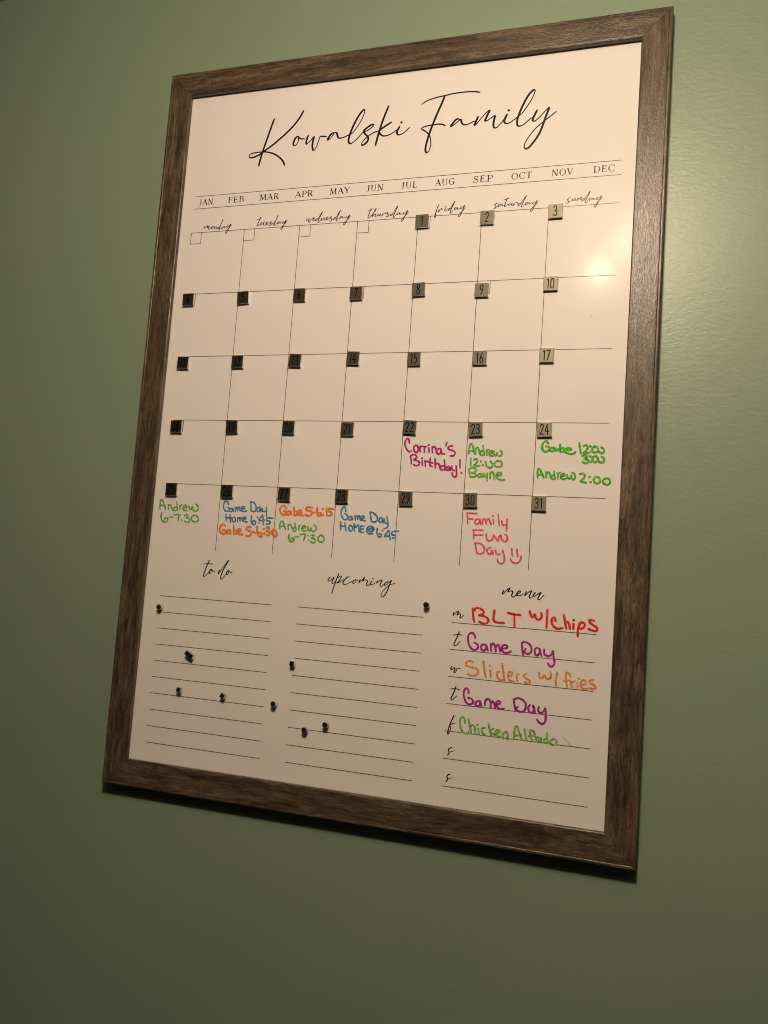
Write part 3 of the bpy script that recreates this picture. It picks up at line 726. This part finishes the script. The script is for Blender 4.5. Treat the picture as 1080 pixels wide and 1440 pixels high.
     '1694,-3058/1675,-2932 1676,-2933/1817,-2900 1837,-2994 1856,-3087/1795,-2989 1763,-3006 1776,-3064 1824,-3086 1851,-3074/1894,-3029 1944,-3015 1928,-2976 1896,-2993 '
     '1895,-3043 1920,-3081 1971,-3085/1993,-3001 2002,-3072/1995,-3032 2016,-2999/2100,-2985 2071,-3010 2107,-3036 2148,-3062 2137,-3093 2088,-3081/2246,-2953 2253,-3004 '
     '2288,-3014 2311,-2977 2326,-3010 2365,-3014 2385,-2982 2373,-2936/2451,-2942 2442,-3019 2445,-3083/2604,-2969 2573,-2925 2552,-2932 2551,-3000 2573,-3087/2527,-3023 '
     '2594,-3008/2603,-3016 2623,-3081/2612,-3036 2649,-3011/2683,-3024 2686,-3083/2693,-2981 2694,-2982/2722,-3050 2771,-3028 2757,-2991 2728,-3003 2718,-3050 2740,-3086 '
     '2794,-3080/2856,-2981 2815,-2990 2816,-3015 2871,-3039 2881,-3075 2819,-3073'),
    ('hw Game thu', 'purple', 2.6,
     '1443,-3276 1436,-3236 1411,-3220 1389,-3254 1389,-3314 1422,-3384 1465,-3402 1501,-3379 1489,-3340 1441,-3327/1570,-3349 1538,-3366 1536,-3403 1574,-3408 1590,-3365 '
     '1581,-3348 1606,-3409/1644,-3332 1643,-3396/1645,-3350 1671,-3315 1705,-3343 1714,-3415/1712,-3361 1732,-3336 1758,-3374 1765,-3414/1776,-3372 1821,-3349 1806,-3323 '
     '1779,-3340 1777,-3381 1816,-3412 1866,-3407/1979,-3304 1986,-3348 2008,-3418/1974,-3291 2027,-3268 2092,-3292 2118,-3343 2099,-3408 2045,-3418 2007,-3391 '
     '2028,-3366/2167,-3330 2147,-3358 2158,-3404 2194,-3413 2217,-3368 2195,-3327 2228,-3417/2267,-3341 2261,-3388 2297,-3410 2329,-3372 2336,-3350/2341,-3354 2348,-3421 '
     '2348,-3489 2320,-3526 2277,-3514 2253,-3483'),
    ('hw Chicken', 'olive', 2.6,
     '1423,-3621 1415,-3576 1385,-3557 1364,-3591 1369,-3663 1401,-3723 1450,-3745 1471,-3715/1462,-3575 1481,-3641 1505,-3729/1487,-3667 1513,-3633 1543,-3661 '
     '1552,-3728/1585,-3665 1594,-3727/1571,-3623 1572,-3624/1659,-3647 1627,-3664 1635,-3709 1678,-3735/1702,-3592 1715,-3658 1738,-3728/1760,-3644 1721,-3680 '
     '1779,-3718/1787,-3699 1836,-3675 1821,-3655 1790,-3672 1793,-3716 1844,-3724/1869,-3685 1877,-3746/1874,-3702 1909,-3662 1929,-3695 1932,-3753/2004,-3731 2004,-3660 '
     '2010,-3596 2032,-3594 2063,-3661 2094,-3729/2011,-3694 2083,-3681/2120,-3608 2134,-3683 2151,-3734/2239,-3651 2208,-3612 2184,-3619 2192,-3686 2220,-3735/2168,-3684 '
     '2231,-3671/2246,-3679 2263,-3730/2251,-3698 2274,-3676/2286,-3717 2314,-3699 2304,-3682 2285,-3698 2292,-3726 2326,-3731/2373,-3625 2381,-3691 2393,-3733/2376,-3687 '
     '2348,-3695 2345,-3729 2384,-3734/2443,-3684 2416,-3706 2422,-3738 2461,-3743 2483,-3717 2472,-3685 2443,-3679'),
    ('smear', 'smear', 1.1,
     '2541,-3629 2585,-3671 2646,-3734/2706,-3713 2745,-3741'),
    ('speck', 'speck', 0.6,
     '2623,1235 2624,1233'),
]
NAMES = {
    'title': ('printed_title', 'tall black script title across the top'),
    'smear': ('marker_smear', 'faint grey smear near the lowest green entry'),
    'speck': ('ink_speck', None), 'menu_day': ('menu_day_lettering', None),
    'to_do': ('list_heading', 'black script heading to do'), 'upcoming': ('list_heading', 'black script heading upcoming'), 'menu': ('list_heading', 'black script heading menu'),
}
for key, colour, width, data in WRITING:
    strokes = [[tuple(int(c) / 10 for c in p.split(',')) for p in s.split()] for s in data.split('/')]
    hand = key.startswith('hw')
    rb = Ribbon(0.10 if hand else 0.06)
    for s in strokes:
        dot = len(s) == 2 and (Vector(s[0]) - Vector(s[1])).length < 0.6
        if hand:
            if dot:
                rb.stroke(s, width * 1.1, smooth=False)
            else:
                rb.stroke(s, width * random.uniform(0.93, 1.05), wobble=0.09, taper=0.12)
        elif key == 'smear':
            rb.stroke(s, width, taper=0.8)
        elif dot:
            rb.stroke(s, width * 1.5, smooth=False)
        else:
            rb.stroke(s, width, calligraphic=0.34 if key == 'title' else 0.22, taper=0.35 if key == 'title' else 0.25)
    if hand:
        nm, lab = 'handwritten_note', None
    elif key in NAMES:
        nm, lab = NAMES[key]
    else:
        nm, lab = 'weekday_lettering', None
    o = rb.build(nm, INKS[colour], panel, YB)
    if hand:
        lab = {'magenta': 'magenta marker note', 'purple': 'purple marker entry', 'green': 'green marker note', 'brightgreen': 'bright green marker note', 'olive': 'pale green marker entry',
               'blue': 'blue marker note', 'orange': 'orange marker note', 'paleorange': 'pale orange marker entry', 'pink': 'coral pink marker note', 'red': 'red marker entry'}[colour]
    if lab:
        o['label'] = lab

# ---------------------------------------------------------------- numbered date magnets
TW, TH = 0.0172, 0.0038


def tile_mesh():
    bm = bmesh.new()
    box(bm, -TW / 2, TW / 2, -TH, 0, -TW / 2, TW / 2)
    bmesh.ops.bevel(bm, geom=[e for e in bm.edges], offset=0.0004, segments=2, profile=0.5, affect='EDGES')
    me = bpy.data.meshes.new('magnet_tile')
    bmesh.ops.recalc_face_normals(bm, faces=bm.faces)
    bm.to_mesh(me)
    bm.free()
    me.materials.append(M_TILE)
    me.materials.append(M_NICKEL)                       # bare plated edges
    for f in me.polygons:
        f.material_index = 0 if f.normal.y < -0.9 else 1
    return me


# tall condensed figures, box 0.36 wide, 1 high
DIGIT = {
    '0': (0.36, [[(0.18, 1), (0.06, 0.90), (0.03, 0.5), (0.06, 0.10), (0.18, 0), (0.30, 0.10), (0.33, 0.5), (0.30, 0.90), (0.18, 1)]]),
    '1': (0.24, [[(0.02, 0.86), (0.16, 0.99), (0.16, 0.0)]]),
    '2': (0.36, [[(0.03, 0.80), (0.08, 0.96), (0.19, 1.0), (0.30, 0.93), (0.32, 0.76), (0.25, 0.50), (0.12, 0.22), (0.03, 0.02)], [(0.03, 0.025), (0.33, 0.025)]]),
    '3': (0.36, [[(0.04, 0.86), (0.10, 0.97), (0.20, 1.0), (0.30, 0.90), (0.30, 0.70), (0.24, 0.56), (0.13, 0.53)], [(0.13, 0.53), (0.27, 0.47), (0.33, 0.30), (0.30, 0.10), (0.18, 0.0), (0.08, 0.03), (0.02, 0.15)]]),
    '4': (0.38, [[(0.22, 1.0), (0.02, 0.33)], [(0.02, 0.33), (0.37, 0.33)], [(0.26, 0.70), (0.26, 0.0)]]),
    '5': (0.36, [[(0.31, 0.97), (0.08, 0.97)], [(0.08, 0.99), (0.06, 0.56)], [(0.06, 0.57), (0.18, 0.62), (0.30, 0.52), (0.33, 0.30), (0.28, 0.08), (0.16, 0.0), (0.03, 0.10)]]),
    '6': (0.36, [[(0.25, 1.0), (0.12, 0.70), (0.04, 0.40), (0.04, 0.16), (0.12, 0.01), (0.24, 0.01), (0.32, 0.16), (0.31, 0.38), (0.22, 0.50), (0.10, 0.46), (0.04, 0.34)]]),
    '7': (0.36, [[(0.02, 0.97), (0.33, 0.97)], [(0.33, 0.99), (0.20, 0.50), (0.12, 0.0)]]),
    '8': (0.36, [[(0.18, 1.0), (0.07, 0.92), (0.06, 0.72), (0.18, 0.54), (0.31, 0.36), (0.32, 0.12), (0.18, 0.0), (0.04, 0.12), (0.05, 0.36), (0.18, 0.54), (0.30, 0.72), (0.29, 0.92), (0.18, 1.0)]]),
    '9': (0.36, [[(0.32, 0.66), (0.26, 0.52), (0.14, 0.50), (0.05, 0.62), (0.04, 0.84), (0.12, 0.99), (0.24, 0.99), (0.32, 0.84), (0.32, 0.60), (0.24, 0.28), (0.12, 0.0)]]),
}


def number(n, parent):
    rb = Ribbon(0.05)
    h, sw, gap = 12.0, 1.2, 1.6
    ws = [DIGIT[c][0] * h for c in str(n)]
    x = -(sum(ws) + gap * (len(ws) - 1)) / 2
    for c, w in zip(str(n), ws):
        for pts in DIGIT[c][1]:
            rb.stroke([(x + px * h, (py - 0.5) * h) for px, py in pts], sw, smooth=len(pts) > 3, step=0.6)
        x += w + gap
    rb.build('printed_number', M_NUM, parent, -TH)


TILES = [(1, 47.4, 253.1, 1.0),
         (2, 130.9, 252.1, -0.9),
         (3, 214.3, 254.1, 1.2),
         (4, -280.9, 163.6, 0.7),
         (5, -196.7, 163.1, 2.6),
         (6, -113.9, 163.6, -0.7),
         (7, -34.3, 162.4, 0.3),
         (8, 49.1, 163.9, 2.7),
         (9, 129.9, 159.6, 0.1),
         (10, 213.3, 164.0, 0.2),
         (11, -279.9, 74.5, -2.1),
         (12, -196.4, 74.7, 0.5),
         (13, -112.3, 75.1, -2.9),
         (14, -31.7, 76.9, -2.0),
         (15, 49.6, 74.8, -0.0),
         (16, 133.0, 74.6, 0.7),
         (17, 213.4, 76.2, -0.3),
         (18, -280.8, -14.2, 0.3),
         (19, -196.2, -14.0, 1.8),
         (20, -113.7, -14.1, -0.5),
         (21, -32.0, -15.0, -1.0),
         (22, 50.3, -12.0, -2.5),
         (23, 133.5, -13.8, 2.4),
         (24, 215.8, -13.4, 1.3),
         (25, -279.0, -100.2, 0.2),
         (26, -194.6, -100.1, 1.7),
         (27, -111.9, -101.3, -1.7),
         (28, -32.6, -100.9, 0.4),
         (29, 51.8, -100.8, 1.8),
         (30, 132.3, -99.9, 1.7),
         (31, 213.9, -100.9, -0.0)]
DAYS = ('monday', 'tuesday', 'wednesday', 'thursday', 'friday', 'saturday', 'sunday')
tile_me = tile_mesh()
for n, x, z, ang in TILES:
    day = DAYS[(n + 3) % 7]
    shade = 'nearly black' if x < -90 else ('dark grey' if x < 100 else 'pale bronze')
    t = bpy.data.objects.new('date_magnet', tile_me)
    COL.objects.link(t)
    t.location = (x / 1000, YB - 0.0003, z / 1000 + Z0)
    t.rotation_euler = (0, -math.radians(ang), 0)
    t['label'] = '%s square magnet tile printed with the number %d, in the %s column' % (shade, n, day)
    t['category'] = 'magnet'
    t['group'] = 'numbered square date magnets on the calendar'
    number(n, t)


# ---------------------------------------------------------------- small bare magnets left among the list lines
def cylinder_mesh():
    bm = bmesh.new()
    r, h, ch, n = 0.0037, 0.0070, 0.0006, 40
    rings = []
    for rr, y in ((r - ch, 0.0), (r, -ch), (r, -h + ch), (r - ch * 0.4, -h + ch * 0.2), (r - ch, -h)):
        rings.append([bm.verts.new((rr * math.cos(2 * math.pi * k / n), y, rr * math.sin(2 * math.pi * k / n))) for k in range(n)])
    for a, b_ in zip(rings, rings[1:]):
        for k in range(n):
            bm.faces.new((a[k], a[(k + 1) % n], b_[(k + 1) % n], b_[k]))
    bm.faces.new(rings[0])
    bm.faces.new(rings[-1])
    me = bpy.data.meshes.new('magnet_cylinder')
    bmesh.ops.recalc_face_normals(bm, faces=bm.faces)
    bm.to_mesh(me)
    bm.free()
    for f in me.polygons:
        f.use_smooth = len(f.vertices) == 4
    me.materials.append(M_NICKEL)
    return me


def cube_mesh():
    bm = bmesh.new()
    s = 0.0063
    box(bm, -s / 2, s / 2, -s - 0.0004, 0, -s / 2, s / 2)
    bmesh.ops.bevel(bm, geom=[e for e in bm.edges], offset=0.0006, segments=2, profile=0.5, affect='EDGES')
    me = bpy.data.meshes.new('magnet_cube')
    bmesh.ops.recalc_face_normals(bm, faces=bm.faces)
    bm.to_mesh(me)
    bm.free()
    me.materials.append(M_NICKEL)
    return me


cyl_me, cube_me = cylinder_mesh(), cube_mesh()
for x, z, lab in ((-278.9, -258.8, 'tiny silver cylinder magnet at the left end of the to do list lines'),
                  (-101.6, -366.5, 'tiny silver cylinder magnet in the gap between the to do and upcoming lists'),
                  (87.5, -228.4, 'tiny silver cylinder magnet above the right end of the upcoming lines'),
                  (-56.9, -393.3, 'tiny silver cylinder magnet sitting on an upcoming line, lowest of all small magnets'),
                  (-29.9, -383.9, 'tiny silver cylinder magnet just above an upcoming line, beside the lowest one')):
    o = bpy.data.objects.new('cylinder_magnet', cyl_me)
    COL.objects.link(o)
    o.location = (x / 1000, YB - 0.0003, z / 1000 + Z0)
    o['label'], o['category'], o['group'] = lab, 'magnet', 'small silver cylinder magnets'
for x, z, ang, lab in ((-237.8, -363.2, -14, 'tiny silver cube magnet low in the to do list, below the pressed together pair'),
                       (-173.4, -364.1, -27, 'tiny tilted silver cube magnet near the middle of the to do lines'),
                       (-80.7, -314.3, -2, 'tiny upright silver cube magnet at the left end of the upcoming lines'),
                       (-229.95, -315.35, -28, 'upper left cube of two tiny silver magnets pressed together on the to do list'),
                       (-224.35, -318.33, -28, 'lower right cube of two tiny silver magnets pressed together on the to do list')):
    o = bpy.data.objects.new('cube_magnet', cube_me)
    COL.objects.link(o)
    o.location = (x / 1000, YB - 0.0003, z / 1000 + Z0)
    o.rotation_euler = (0, -math.radians(ang), 0)
    o['label'], o['category'], o['group'] = lab, 'magnet', 'small silver cube magnets'
